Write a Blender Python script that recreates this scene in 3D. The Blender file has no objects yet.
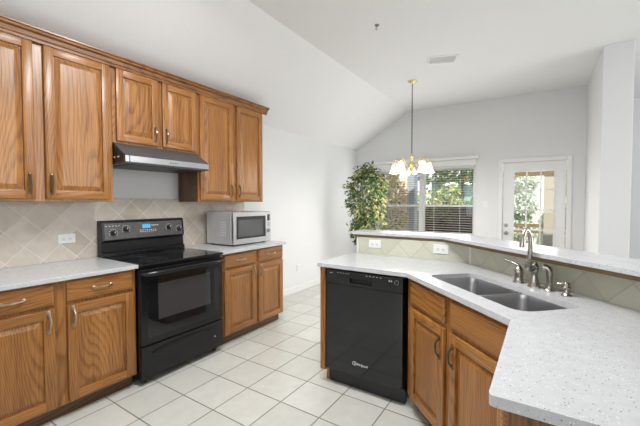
import bpy, bmesh, math, random
from mathutils import Vector, Matrix, Euler
random.seed(7)
S = bpy.context.scene
COL = S.collection
R = math.radians
S2 = math.sqrt(0.5)

# ------------------------------------------------------------------ camera
cam = bpy.data.cameras.new('camera'); camo = bpy.data.objects.new('camera', cam); COL.objects.link(camo)
cam.sensor_width = 36.0; cam.lens = 336.4 / 640 * 36; cam.clip_start = 0.02; cam.clip_end = 300
camo.location = (3.09, 0, 1.367)
camo.rotation_euler = Euler((R(90 - 1.81), 0, R(33.12)), 'XYZ')
S.camera = camo
S.view_settings.view_transform = 'Standard'; S.view_settings.look = 'None'
S.view_settings.gamma = 1.0; S.view_settings.use_curve_mapping = False
S.view_settings.exposure = 0.22

# ------------------------------------------------------------------ world and lights
W = bpy.data.worlds.new('sky'); S.world = W; W.use_nodes = True
wn = W.node_tree.nodes; wl = W.node_tree.links
for n in list(wn): wn.remove(n)
wo = wn.new('ShaderNodeOutputWorld'); bg = wn.new('ShaderNodeBackground')
tc = wn.new('ShaderNodeTexCoord'); sp = wn.new('ShaderNodeSeparateXYZ'); rp = wn.new('ShaderNodeValToRGB')
rp.color_ramp.elements[0].position = 0.0; rp.color_ramp.elements[0].color = (0.95, 0.97, 1.0, 1)
rp.color_ramp.elements[1].position = 0.6; rp.color_ramp.elements[1].color = (0.62, 0.78, 1.0, 1)
wl.new(tc.outputs['Generated'], sp.inputs[0]); wl.new(sp.outputs['Z'], rp.inputs[0])
wl.new(rp.outputs[0], bg.inputs[0]); bg.inputs[1].default_value = 1.35; wl.new(bg.outputs[0], wo.inputs[0])

def light(name, kind, loc, rot, energy, color=(1, 1, 1), size=1, size_y=None):
    l = bpy.data.lights.new(name, kind); l.energy = energy; l.color = color
    if kind == 'POINT': l.shadow_soft_size = 0.04
    if kind == 'AREA':
        l.shape = 'RECTANGLE'; l.size = size; l.size_y = size_y or size
    elif kind == 'SUN': l.angle = R(size)
    o = bpy.data.objects.new(name, l); COL.objects.link(o); o.location = loc
    o.rotation_euler = Euler([R(a) for a in rot], 'XYZ'); return o
light('sun', 'SUN', (0, 0, 12), (29, 0, 14), 8.5, (1.0, 0.95, 0.86), 0.6)
# two unseen fill panels added, then daylight through the nook window and door
light('added_fill_right', 'AREA', (7.75, 3.3, 1.55), (0, 90, 0), 95, (0.96, 0.985, 1.0), 2.5, 2.8)  # area light added for unseen windows; the wall there is solid
light('added_fill_behind', 'AREA', (2.2, -2.9, 1.6), (90, 0, 0), 35, (0.95, 0.98, 1.0), 3.4, 1.6)  # fill added behind the camera, no window is built there
light('daylight_nook_window', 'AREA', (1.28, 6.02, 1.36), (-90, 0, 0), 16, (1.0, 1.0, 1.0), 1.7, 1.1)
light('daylight_patio_door', 'AREA', (3.01, 6.0, 1.2), (-90, 0, 0), 3, (1.0, 1.0, 1.0), 0.6, 1.4)

# ------------------------------------------------------------------ material helpers
def sock(node, *names):
    for n in names:
        if n in node.inputs: return node.inputs[n]
def newmat(name):
    m = bpy.data.materials.new(name); m.use_nodes = True
    nt = m.node_tree; b = nt.nodes.get('Principled BSDF'); return m, nt, b
def setp(b, color=None, rough=None, metal=None, spec=None, coat=None):
    if color is not None: b.inputs['Base Color'].default_value = (*color, 1)
    if rough is not None: b.inputs['Roughness'].default_value = rough
    if metal is not None: b.inputs['Metallic'].default_value = metal
    if spec is not None: sock(b, 'Specular IOR Level', 'Specular').default_value = spec
    if coat is not None: sock(b, 'Coat Weight', 'Clearcoat').default_value = coat
def N(nt, t, **kw):
    n = nt.nodes.new('ShaderNode' + t)
    for k, v in kw.items(): setattr(n, k, v)
    return n
def math_n(nt, op, a, b=None, c=None):
    n = N(nt, 'Math', operation=op)
    for i, v in enumerate((a, b, c)):
        if v is None: continue
        if isinstance(v, (int, float)): n.inputs[i].default_value = v
        else: nt.links.new(v, n.inputs[i])
    return n.outputs[0]
def mixc(nt, fac, a, b, blend='MIX'):
    n = N(nt, 'MixRGB', blend_type=blend)
    for i, v in enumerate((fac, a, b)):
        if isinstance(v, (int, float)): n.inputs[i].default_value = v
        elif isinstance(v, tuple): n.inputs[i].default_value = (*v, 1)
        else: nt.links.new(v, n.inputs[i])
    return n.outputs[0]
def ramp(nt, fac, stops):
    n = N(nt, 'ValToRGB'); e = n.color_ramp.elements
    while len(e) > 1: e.remove(e[0])
    e[0].position = stops[0][0]; c = stops[0][1]; e[0].color = (*c, 1) if isinstance(c, tuple) else (c, c, c, 1)
    for p, c in stops[1:]:
        q = e.new(p); q.color = (*c, 1) if isinstance(c, tuple) else (c, c, c, 1)
    nt.links.new(fac, n.inputs[0]); return n.outputs[0]
def noise(nt, vec, scale, detail=3, rough=0.5, dist=0.0):
    n = N(nt, 'TexNoise'); n.inputs['Scale'].default_value = scale; n.inputs['Detail'].default_value = detail
    n.inputs['Roughness'].default_value = rough; n.inputs['Distortion'].default_value = dist
    if vec is not None: nt.links.new(vec, n.inputs['Vector'])
    return n.outputs['Fac']
def objco(nt): return N(nt, 'TexCoord').outputs['Object']
def scaled(nt, vec, s, off=None):
    n = N(nt, 'Mapping'); n.inputs['Scale'].default_value = s; nt.links.new(vec, n.inputs['Vector'])
    if off is not None: nt.links.new(off, n.inputs['Location'])
    return n.outputs[0]
def bump(nt, b, h, strength, dist=0.01):
    n = N(nt, 'Bump'); n.inputs['Strength'].default_value = strength; n.inputs['Distance'].default_value = dist
    nt.links.new(h, n.inputs['Height']); nt.links.new(n.outputs[0], b.inputs['Normal'])

MATS = {}
def plain(name, color, rough=0.5, metal=0.0, spec=None, var=0.0, vscale=8.0, coat=None):
    m, nt, b = newmat(name); setp(b, color, rough, metal, spec, coat)
    f = noise(nt, objco(nt), vscale, 3)
    lo = tuple(max(0, c * (1 - var)) for c in color); hi = tuple(min(1, c * (1 + var)) for c in color)
    nt.links.new(mixc(nt, f, lo, hi), b.inputs['Base Color']); MATS[name] = m; return m

def oak(name, vertical=True, dark=1.0, ax='x'):
    m, nt, b = newmat(name); co = objco(nt)
    rnd = N(nt, 'ObjectInfo').outputs['Random']
    cmb = N(nt, 'CombineXYZ'); r37 = math_n(nt, 'MULTIPLY', rnd, 37.0)
    nt.links.new(r37, cmb.inputs[0]); nt.links.new(r37, cmb.inputs[1]); nt.links.new(r37, cmb.inputs[2])
    a = N(nt, 'VectorMath', operation='ADD'); nt.links.new(co, a.inputs[0]); nt.links.new(cmb.outputs[0], a.inputs[1]); co = a.outputs[0]
    st = (lambda k, q: (k, k, q)) if vertical else (lambda k, q: (q, k, k))
    sepo = N(nt, 'SeparateXYZ'); nt.links.new(co, sepo.inputs[0])
    across = sepo.outputs[0] if vertical else sepo.outputs[2]
    low = noise(nt, scaled(nt, co, st(2.6, 0.55)), 1.0, 1, 0.4, 0.0)
    field = math_n(nt, 'ADD', math_n(nt, 'MULTIPLY', low, 34.0), math_n(nt, 'MULTIPLY', across, 52.0))
    wob = noise(nt, scaled(nt, co, st(40, 2.5)), 1.0, 3, 0.6)
    field = math_n(nt, 'ADD', field, math_n(nt, 'MULTIPLY', wob, 0.9))
    ring = math_n(nt, 'FRACT', field)
    figure = ramp(nt, ring, [(0.0, 0.15), (0.16, 0.95), (0.6, 1.0), (0.86, 0.40), (1.0, 0.15)])
    pores = noise(nt, scaled(nt, co, st(170, 4.0)), 1.0, 2, 0.6)
    pores = ramp(nt, pores, [(0.34, 0.25), (0.58, 1.0)])
    broad = noise(nt, scaled(nt, co, st(9, 0.9)), 1.0, 3, 0.6)
    tone = math_n(nt, 'ADD', math_n(nt, 'MULTIPLY', figure, 0.27), math_n(nt, 'MULTIPLY', pores, 0.30))
    tone = math_n(nt, 'ADD', tone, math_n(nt, 'MULTIPLY', broad, 0.58))
    d = dark
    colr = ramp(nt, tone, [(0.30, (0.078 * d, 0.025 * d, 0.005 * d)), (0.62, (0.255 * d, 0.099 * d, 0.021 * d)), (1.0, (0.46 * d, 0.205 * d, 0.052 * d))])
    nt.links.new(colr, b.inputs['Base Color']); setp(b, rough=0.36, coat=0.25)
    sock(b, 'Coat Roughness').default_value = 0.25
    bump(nt, b, pores, 0.12, 0.002); MATS[name] = m; return m

def diamond_tile(name, size, u0, v0, cols, grout, gw=0.004, straight=False, axes=('x', 'z'), rough=0.35, vein=True):
    """square tiles of side `size`, one grout crossing at (u0, v0) of the chosen object axes"""
    m, nt, b = newmat(name); co = objco(nt); s = N(nt, 'SeparateXYZ'); nt.links.new(co, s.inputs[0])
    ix = {'x': 0, 'y': 1, 'z': 2}
    u = math_n(nt, 'SUBTRACT', s.outputs[ix[axes[0]]], u0); v = math_n(nt, 'SUBTRACT', s.outputs[ix[axes[1]]], v0)
    if not straight:
        p = math_n(nt, 'MULTIPLY', math_n(nt, 'ADD', u, v), S2); q = math_n(nt, 'MULTIPLY', math_n(nt, 'SUBTRACT', u, v), S2)
    else: p, q = u, v
    p = math_n(nt, 'DIVIDE', p, size); q = math_n(nt, 'DIVIDE', q, size)
    def edge(t):
        f = math_n(nt, 'FRACT', t); return math_n(nt, 'MINIMUM', f, math_n(nt, 'SUBTRACT', 1.0, f))
    e = math_n(nt, 'MINIMUM', edge(p), edge(q))
    mask = ramp(nt, e, [(gw / size * 0.5, 1.0), (gw / size * 0.5 + 0.006, 0.0)])
    cb = N(nt, 'CombineXYZ'); nt.links.new(math_n(nt, 'FLOOR', p), cb.inputs[0]); nt.links.new(math_n(nt, 'FLOOR', q), cb.inputs[1])
    wn_ = N(nt, 'TexWhiteNoise'); wn_.noise_dimensions = '3D'; nt.links.new(cb.outputs[0], wn_.inputs['Vector'])
    cloud = noise(nt, co, 9.0, 5, 0.6, 0.8)
    val = math_n(nt, 'ADD', math_n(nt, 'MULTIPLY', wn_.outputs['Value'], 0.45), math_n(nt, 'MULTIPLY', cloud, 0.75))
    base = ramp(nt, val, [(0.2, cols[0]), (0.6, cols[1]), (0.95, cols[2])])
    nt.links.new(mixc(nt, mask, base, grout), b.inputs['Base Color'])
    nt.links.new(math_n(nt, 'ADD', math_n(nt, 'MULTIPLY', mask, 0.4), rough), b.inputs['Roughness'])
    bump(nt, b, math_n(nt, 'SUBTRACT', 1.0, mask), 0.35, 0.003); MATS[name] = m; return m

def quartz(name):
    m, nt, b = newmat(name); co = objco(nt)
    def specks(scale, lo, hi):
        v = N(nt, 'TexVoronoi'); v.inputs['Scale'].default_value = scale; nt.links.new(co, v.inputs['Vector'])
        sc = N(nt, 'SeparateXYZ'); nt.links.new(v.outputs['Color'], sc.inputs[0])
        pick = ramp(nt, sc.outputs[0], [(lo, 0.0), (lo + 0.01, 1.0)])
        near = ramp(nt, v.outputs['Distance'], [(hi, 1.0), (hi + 0.12, 0.0)])
        return math_n(nt, 'MULTIPLY', pick, near)
    cloud = noise(nt, co, 22, 4)
    base = mixc(nt, cloud, (0.49, 0.495, 0.51), (0.61, 0.615, 0.625))
    base = mixc(nt, math_n(nt, 'MULTIPLY', specks(210, 0.70, 0.24), 0.55), base, (0.36, 0.35, 0.345))
    base = mixc(nt, math_n(nt, 'MULTIPLY', specks(130, 0.87, 0.22), 0.85), base, (0.20, 0.19, 0.185))
    base = mixc(nt, math_n(nt, 'MULTIPLY', specks(170, 0.88, 0.25), 0.7), base, (0.88, 0.88, 0.88))
    nt.links.new(base, b.inputs['Base Color']); setp(b, rough=0.22, spec=0.45); MATS[name] = m; return m

def wallpaint(name, color, bs=0.12, scale=90):
    m, nt, b = newmat(name); co = objco(nt); setp(b, color, 0.75)
    f = noise(nt, co, scale, 3, 0.6)
    nt.links.new(mixc(nt, noise(nt, co, 2.0, 2), tuple(c * 0.985 for c in color), color), b.inputs['Base Color'])
    bump(nt, b, f, bs, 0.004); MATS[name] = m; return m

def glass(name, tint=(1, 1, 1), refl=1.0):
    m, nt, b = newmat(name); out = nt.nodes['Material Output']
    t = N(nt, 'BsdfTransparent'); t.inputs[0].default_value = (*tint, 1)
    g = N(nt, 'BsdfGlossy'); g.inputs['Roughness'].default_value = 0.02
    fr = N(nt, 'Fresnel'); fr.inputs[0].default_value = 1.45
    mx = N(nt, 'MixShader'); nt.links.new(math_n(nt, 'MULTIPLY', fr.outputs[0], refl), mx.inputs[0])
    nt.links.new(t.outputs[0], mx.inputs[1]); nt.links.new(g.outputs[0], mx.inputs[2]); nt.links.new(mx.outputs[0], out.inputs[0])
    MATS[name] = m; return m

def emit(name, color, strength):
    m, nt, b = newmat(name); setp(b, color, 0.4)
    sock(b, 'Emission Color', 'Emission').default_value = (*color, 1); b.inputs['Emission Strength'].default_value = strength
    MATS[name] = m; return m

def leafmat(name, c0, c1, trans=0.3):
    m, nt, b = newmat(name); out = nt.nodes['Material Output']; co = objco(nt)
    f = noise(nt, co, 14, 2); col = mixc(nt, ramp(nt, f, [(0.35, 0.0), (0.65, 1.0)]), c0, c1)
    nt.links.new(col, b.inputs['Base Color']); setp(b, rough=0.45)
    tr = N(nt, 'BsdfTranslucent'); nt.links.new(col, tr.inputs[0])
    mx = N(nt, 'MixShader'); mx.inputs[0].default_value = trans
    nt.links.new(b.outputs[0], mx.inputs[1]); nt.links.new(tr.outputs[0], mx.inputs[2]); nt.links.new(mx.outputs[0], out.inputs[0])
    MATS[name] = m; return m

OV = oak('oak_vertical', True); OH = oak('oak_horizontal', False)
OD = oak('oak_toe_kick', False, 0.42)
M_wall = wallpaint('wall_paint', (0.765, 0.766, 0.768))
M_ceil = wallpaint('ceiling_paint', (0.81, 0.807, 0.808), 0.2, 60)
M_trim = plain('white_trim_paint', (0.80, 0.795, 0.79), 0.35, var=0.02)
M_floor = diamond_tile('floor_tile', 0.3146, 0.997, 1.4355, ((0.555, 0.555, 0.505), (0.61, 0.605, 0.555), (0.68, 0.675, 0.625)), (0.20, 0.185, 0.16), 0.0065, True, ('x', 'y'), 0.22)
M_splash = diamond_tile('wall_splash_tile', 0.1524, 1.715, 1.262, ((0.45, 0.385, 0.315), (0.57, 0.505, 0.43), (0.68, 0.625, 0.555)), (0.70, 0.655, 0.60), 0.005, False, ('y', 'z'))
M_bsplash = diamond_tile('bar_splash_tile', 0.1524, 0.0, 0.914, ((0.46, 0.46, 0.36), (0.56, 0.56, 0.44), (0.63, 0.63, 0.52)), (0.47, 0.45, 0.38), 0.004, False, ('x', 'z'))  # same tile as the wall splash, tinted greenish to stand in for different light
M_quartz = quartz('speckled_quartz')
M_black = plain('black_enamel', (0.010, 0.010, 0.011), 0.16, spec=0.38)
M_blackm = plain('black_matte_plastic', (0.014, 0.014, 0.015), 0.42)
M_bglass = plain('black_glass', (0.008, 0.008, 0.009), 0.05, spec=0.6)
M_ovenwin = plain('oven_window_glass', (0.045, 0.045, 0.047), 0.08, spec=0.6)
M_panelg = plain('speckled_control_panel', (0.085, 0.08, 0.075), 0.3, var=0.7, vscale=60)
M_dw = plain('dishwasher_black_steel', (0.010, 0.0105, 0.0118), 0.05, spec=0.5)
M_steel = plain('brushed_stainless', (0.62, 0.62, 0.62), 0.28, 1.0, var=0.08, vscale=40)
M_steeld = plain('satin_grey_metal', (0.34, 0.34, 0.345), 0.38, 0.9, var=0.05)
M_hoodg = plain('grey_painted_steel', (0.068, 0.072, 0.078), 0.42, 0.1, var=0.05)
M_silver = plain('silver_painted_metal', (0.60, 0.60, 0.61), 0.38, 0.55, var=0.04)
M_nickel = plain('brushed_nickel', (0.46, 0.435, 0.40), 0.25, 1.0, var=0.06, vscale=30)
M_bronze = plain('antique_bronze', (0.20, 0.155, 0.11), 0.32, 0.95, var=0.25, vscale=50)
M_pewter = plain('antique_pewter', (0.40, 0.35, 0.28), 0.30, 0.95, var=0.25, vscale=50)
M_brass = plain('polished_brass', (0.82, 0.68, 0.36), 0.25, 1.0, var=0.05)
M_chain = plain('dark_chain_metal', (0.14, 0.12, 0.09), 0.4, 0.8)
M_white = plain('white_plastic', (0.80, 0.80, 0.79), 0.35)
M_slot = plain('dark_slot', (0.16, 0.16, 0.16), 0.5)
M_ventg = plain('grey_duct', (0.70, 0.695, 0.69), 0.6)
M_mark = plain('white_print', (0.75, 0.75, 0.75), 0.5)
M_red = plain('red_print', (0.45, 0.05, 0.04), 0.5)
M_disp = emit('blue_display', (0.03, 0.30, 0.55), 0.7)
M_dark = plain('dark_void', (0.02, 0.02, 0.02), 0.7)
M_wood_dim = plain('bare_plywood_edge', (0.20, 0.13, 0.06), 0.6, var=0.3)
M_blind = plain('white_blind_slat', (0.80, 0.80, 0.79), 0.45)
M_glass = glass('window_glass'); M_screen = glass('insect_screen', (0.42, 0.42, 0.42), 0.05)
M_pot = plain('terracotta', (0.40, 0.17, 0.09), 0.7, var=0.15)
M_soil = plain('potting_soil', (0.05, 0.035, 0.025), 0.9, var=0.4, vscale=60)
M_bark = plain('grey_brown_bark', (0.20, 0.15, 0.10), 0.8, var=0.4, vscale=30)
M_leafd = leafmat('leaf_dark_green', (0.035, 0.075, 0.025), (0.09, 0.15, 0.045))
M_leafy = leafmat('leaf_yellow_green', (0.42, 0.40, 0.13), (0.62, 0.60, 0.30))
M_leafm = leafmat('leaf_mid_green', (0.11, 0.18, 0.07), (0.22, 0.29, 0.13))
M_leafpale = leafmat('leaf_pale_sage', (0.50, 0.56, 0.42), (0.72, 0.76, 0.66))
M_leafpink = leafmat('leaf_pinkish_dry', (0.58, 0.36, 0.22), (0.72, 0.55, 0.36))
M_leaft = leafmat('leaf_tree_green', (0.06, 0.16, 0.05), (0.16, 0.30, 0.09))
M_shade = None
m, nt, b = newmat('frosted_white_glass'); setp(b, (0.86, 0.84, 0.79), 0.35)
_tr = N(nt, 'BsdfTranslucent'); _tr.inputs[0].default_value = (0.90, 0.87, 0.80, 1); _mx = N(nt, 'MixShader'); _mx.inputs[0].default_value = 0.6
nt.links.new(b.outputs[0], _mx.inputs[1]); nt.links.new(_tr.outputs[0], _mx.inputs[2]); nt.links.new(_mx.outputs[0], nt.nodes['Material Output'].inputs[0])
M_shade = m
M_bulb = emit('warm_bulb', (1.0, 0.90, 0.74), 2.5)
M_lamp = emit('added_lamp_diffuser', (1.0, 0.97, 0.92), 5.0)  # glow of the added, unseen ceiling lamp
M_brick = None
def brickmat():
    m, nt, b = newmat('buff_pink_brick'); co = objco(nt)
    s = N(nt, 'SeparateXYZ'); nt.links.new(co, s.inputs[0]); c = N(nt, 'CombineXYZ')
    nt.links.new(math_n(nt, 'ADD', s.outputs[0], s.outputs[1]), c.inputs[0]); nt.links.new(s.outputs[2], c.inputs[1])
    t = N(nt, 'TexBrick'); nt.links.new(c.outputs[0], t.inputs['Vector']); t.inputs['Scale'].default_value = 1.0
    t.inputs['Brick Width'].default_value = 0.22; t.inputs['Row Height'].default_value = 0.075; t.inputs['Mortar Size'].default_value = 0.006
    t.inputs['Color1'].default_value = (0.72, 0.50, 0.37, 1); t.inputs['Color2'].default_value = (0.84, 0.68, 0.54, 1); t.inputs['Mortar'].default_value = (0.62, 0.56, 0.48, 1)
    nt.links.new(t.outputs[0], b.inputs['Base Color']); setp(b, rough=0.85); return m
M_brick = brickmat()
M_fence = plain('weathered_fence_boards', (0.085, 0.06, 0.042), 0.85, var=0.4, vscale=10)
M_grass = plain('lawn', (0.22, 0.26, 0.10), 0.9, var=0.4, vscale=20)
M_patio = plain('pale_concrete', (0.66, 0.64, 0.60), 0.8, var=0.1)
M_post = plain('cream_post_paint', (0.34, 0.295, 0.22), 0.6, var=0.05)
M_rail = plain('brown_stained_wood', (0.17, 0.115, 0.05), 0.65, var=0.25, vscale=12)
M_siding = plain('blue_grey_siding', (0.20, 0.29, 0.31), 0.7, var=0.08)
M_roof = plain('pale_roof_shingle', (0.30, 0.31, 0.30), 0.8, var=0.1)

# ------------------------------------------------------------------ mesh helpers
class MB:
    def __init__(s, *mats): s.bm = bmesh.new(); s.mats = list(mats)
    def _add(s, t, mi, M=None):
        if M is not None: t.transform(M)
        for f in t.faces: f.material_index = mi
        me = bpy.data.meshes.new('t'); t.to_mesh(me); t.free(); s.bm.from_mesh(me); bpy.data.meshes.remove(me); return s
    def box(s, x0, x1, y0, y1, z0, z1, mi=0, bev=0.0, seg=2, M=None):
        t = bmesh.new()
        vs = [t.verts.new(p) for p in ((x0, y0, z0), (x1, y0, z0), (x1, y1, z0), (x0, y1, z0), (x0, y0, z1), (x1, y0, z1), (x1, y1, z1), (x0, y1, z1))]
        for q in ((3, 2, 1, 0), (4, 5, 6, 7), (0, 1, 5, 4), (1, 2, 6, 5), (2, 3, 7, 6), (3, 0, 4, 7)): t.faces.new([vs[i] for i in q])
        if bev > 0: bmesh.ops.bevel(t, geom=list(t.edges), offset=bev, segments=seg, profile=0.5, affect='EDGES')
        return s._add(t, mi, M)
    def prism(s, poly, z0, z1, mi=0, M=None):
        t = bmesh.new(); n = len(poly)
        a = [t.verts.new((x, y, z0)) for x, y in poly]; b = [t.verts.new((x, y, z1)) for x, y in poly]
        t.faces.new(a[::-1]); t.faces.new(b)
        for i in range(n): t.faces.new((a[i], a[(i + 1) % n], b[(i + 1) % n], b[i]))
        bmesh.ops.recalc_face_normals(t, faces=t.faces); return s._add(t, mi, M)
    def lathe(s, prof, seg=20, mi=0, M=None, close=True):
        t = bmesh.new(); rings = []
        for r, z in prof:
            if r < 1e-6: rings.append([t.verts.new((0, 0, z))])
            else: rings.append([t.verts.new((r * math.cos(2 * math.pi * k / seg), r * math.sin(2 * math.pi * k / seg), z)) for k in range(seg)])
        for a, b in zip(rings, rings[1:]):
            for k in range(seg):
                k2 = (k + 1) % seg
                if len(a) == 1 and len(b) == 1: continue
                if len(a) == 1: t.faces.new((a[0], b[k2], b[k]))
                elif len(b) == 1: t.faces.new((a[k], a[k2], b[0]))
                else: t.faces.new((a[k], a[k2], b[k2], b[k]))
        if close:
            for rg in (rings[0], rings[-1]):
                if len(rg) > 1: t.faces.new(rg)
        bmesh.ops.recalc_face_normals(t, faces=t.faces); return s._add(t, mi, M)
    def tube(s, pts, r, seg=10, mi=0, M=None):
        pts = [Vector(p) for p in pts]; n = len(pts); rr = r if isinstance(r, (list, tuple)) else [r] * n
        t = bmesh.new(); rings = []; up = None
        for i, p in enumerate(pts):
            d = (pts[min(i + 1, n - 1)] - pts[max(i - 1, 0)]).normalized()
            if up is None:
                up = Vector((0, 0, 1)) if abs(d.z) < 0.9 else Vector((1, 0, 0))
            u = d.cross(up).normalized(); w = u.cross(d).normalized(); up = w
            rings.append([t.verts.new(p + (u * math.cos(2 * math.pi * k / seg) + w * math.sin(2 * math.pi * k / seg)) * rr[i]) for k in range(seg)])
        for a, b in zip(rings, rings[1:]):
            for k in range(seg): t.faces.new((a[k], a[(k + 1) % seg], b[(k + 1) % seg], b[k]))
        t.faces.new(rings[0][::-1]); t.faces.new(rings[-1])
        bmesh.ops.recalc_face_normals(t, faces=t.faces); return s._add(t, mi, M)
    def ball(s, c, r, mi=0, sc=(1, 1, 1), seg=14):
        t = bmesh.new(); bmesh.ops.create_uvsphere(t, u_segments=seg, v_segments=max(6, seg // 2 + 1), radius=r)
        return s._add(t, mi, Matrix.Translation(c) @ Matrix.Diagonal((*sc, 1)))
    def quad(s, pts, mi=0):
        f = s.bm.faces.new([s.bm.verts.new(p) for p in pts]); f.material_index = mi; return s
    def leaf(s, p, d, L, wd, mi):
        d = Vector(d).normalized(); a = Vector((random.uniform(-1, 1), random.uniform(-1, 1), random.uniform(-1, 1)))
        u = d.cross(a)
        if u.length < 1e-3: u = d.cross(Vector((1, 0, 0)))
        u.normalize(); nrm = u.cross(d); p = Vector(p)
        v = s.bm.verts.new
        base, tip = v(p), v(p + d * L - nrm * L * 0.15); mid = v(p + d * L * 0.45 - nrm * L * 0.08)
        l, r_ = v(p + d * L * 0.42 + u * wd), v(p + d * L * 0.42 - u * wd)
        for q in ((base, l, mid), (mid, l, tip), (base, mid, r_), (mid, tip, r_)):
            f = s.bm.faces.new(q); f.material_index = mi
    def build(s, name, parent=None, smooth=False, bevel=0.0):
        me = bpy.data.meshes.new(name); s.bm.to_mesh(me); s.bm.free()
        for m in s.mats: me.materials.append(m)
        o = bpy.data.objects.new(name, me); COL.objects.link(o)
        if parent is not None: o.parent = parent
        if smooth:
            for p in me.polygons: p.use_smooth = True
            try: me.set_sharp_from_angle(angle=R(40))
            except Exception: pass
        if bevel:
            md = o.modifiers.new('bevel', 'BEVEL'); md.width = bevel; md.segments = 2; md.limit_method = 'ANGLE'; md.angle_limit = R(40)
        return o
def tag(o, label, cat, group=None, kind=None):
    if label: o['label'] = label
    if cat: o['category'] = cat
    if group: o['group'] = group
    if kind: o['kind'] = kind
    return o
def thing(name, label, cat, loc=(0, 0, 0), rz=0.0, group=None):
    o = bpy.data.objects.new(name, None); o.empty_display_size = 0.1; COL.objects.link(o)
    o.location = loc; o.rotation_euler = (0, 0, R(rz)); return tag(o, label, cat, group)
def struct(name, mb, parent=None, label=None, cat=None, **kw):
    o = mb.build(name, parent, **kw)
    if parent is None: tag(o, label, cat, None, 'structure')
    return o
def T(x, y, z): return Matrix.Translation((x, y, z))
def RX(a): return Matrix.Rotation(R(a), 4, 'X')
def RY(a): return Matrix.Rotation(R(a), 4, 'Y')
def RZ(a): return Matrix.Rotation(R(a), 4, 'Z')
def ST(s, t, z=0.0): return ((s + t) * S2, (t - s) * S2, z)          # sink-corner axes: s along the diagonal, t towards the bar

# ------------------------------------------------------------------ the room
CZ, WZ, BX, BY, NX, YF, XR, LY = 3.03, 2.40, 1.05, 6.10, 3.63, -3.0, 7.8, 7.30
f = MB(M_floor); f.box(-0.1, XR, YF, LY, -0.05, 0.0); struct('floor', f, label='pale square ceramic tile floor of the kitchen', cat='floor')
w = MB(M_wall); w.box(-0.1, 0, YF, BY + 0.1, 0, WZ); struct('wall_left', w, label='off white wall behind the range and cabinets', cat='wall')
c = MB(M_ceil)
t = 0.08
c.prism([(0, WZ), (BX, CZ), (XR, CZ), (XR, CZ + t), (BX - 0.03, CZ + t), (-0.1, WZ + t - 0.03), (-0.1, WZ)], 0, LY - YF, 0, M=T(0, LY, 0) @ RX(90))
struct('ceiling', c, label='vaulted white ceiling', cat='ceiling')
# back wall with openings for the window and the door
WX0, WX1, WZ0, WZ1 = 0.42, 2.185, 0.775, 1.985
DX0, DX1, DZ1 = 2.585, 3.425, 2.0
w = MB(M_wall)
y0, y1 = BY, BY + 0.14
for (a, b_, z0, z1) in ((0, WX0, 0, CZ), (WX1, DX0, 0, CZ), (DX1, NX, 0, CZ), (WX0, WX1, 0, WZ0), (WX0, WX1, WZ1, CZ), (DX0, DX1, DZ1, CZ)):
    if a == 0 and z1 == CZ:
        w.prism([(0, 0), (WX0, 0), (WX0, WZ + WX0 * (CZ - WZ) / BX), (0, WZ)], 0, 0.14, 0, M=T(0, y1, 0) @ RX(90))
    elif a == WX0 and z0 == WZ1:
        sl = lambda x: WZ + x * (CZ - WZ) / BX
        w.prism([(WX0, WZ1), (WX1, WZ1), (WX1, CZ), (BX, CZ), (WX0, sl(WX0))], 0, 0.14, 0, M=T(0, y1, 0) @ RX(90))
    else: w.box(a, b_, y0, y1, z0, z1)
struct('wall_back', w, label='grey white gable wall of the breakfast nook', cat='wall')
w = MB(M_wall); w.box(NX, NX + 0.25, 4.68, LY, 0, CZ, 0, 0.004, 1); struct('wall_nook', w, label='tall white wall end beside the breakfast nook', cat='wall')
w = MB(M_wall); w.box(NX + 0.25, XR, LY, LY + 0.1, 0, CZ); struct('wall_living', w, label='far white wall of the next room', cat='wall')
w = MB(M_wall); w.box(-0.1, XR, YF - 0.1, YF, 0, CZ); struct('wall_front', w, label='wall behind the camera', cat='wall')
w = MB(M_wall); w.box(XR, XR + 0.1, YF, LY, 0, CZ); struct('wall_right', w, label='wall of the next room on the right', cat='wall')
b = MB(M_trim); b.box(0, 0.014, 3.03, BY, 0, 0.095, 0, 0.004, 1); struct('baseboard_left', b, label='white baseboard along the left wall', cat='baseboard')
b = MB(M_trim)
for a, c_ in ((0.016, DX0 - 0.06), (DX1 + 0.06, NX)): b.box(a, c_, BY - 0.014, BY, 0, 0.095, 0, 0.004, 1)
struct('baseboard_back', b, label='white baseboard along the back wall', cat='baseboard')
b = MB(M_trim); b.box(NX - 0.014, NX, 4.67, BY - 0.016, 0, 0.095, 0, 0.004, 1); b.box(NX - 0.014, NX + 0.25, 4.666, 4.68, 0, 0.095, 0, 0.004, 1)
struct('baseboard_nook', b, label='white baseboard around the wall end', cat='baseboard')

# half wall that carries the raised bar
HW = MB(M_wall)
HW.prism([(1.715, 2.712), (2.645, 2.712), (3.672, 1.685), (3.672, 0.90), (3.80, 0.90), (3.80, 1.735), (2.695, 2.84), (1.715, 2.84)], 0, 1.0595)
struct('wall_bar', HW, label='white half wall carrying the raised bar top', cat='wall')

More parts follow.
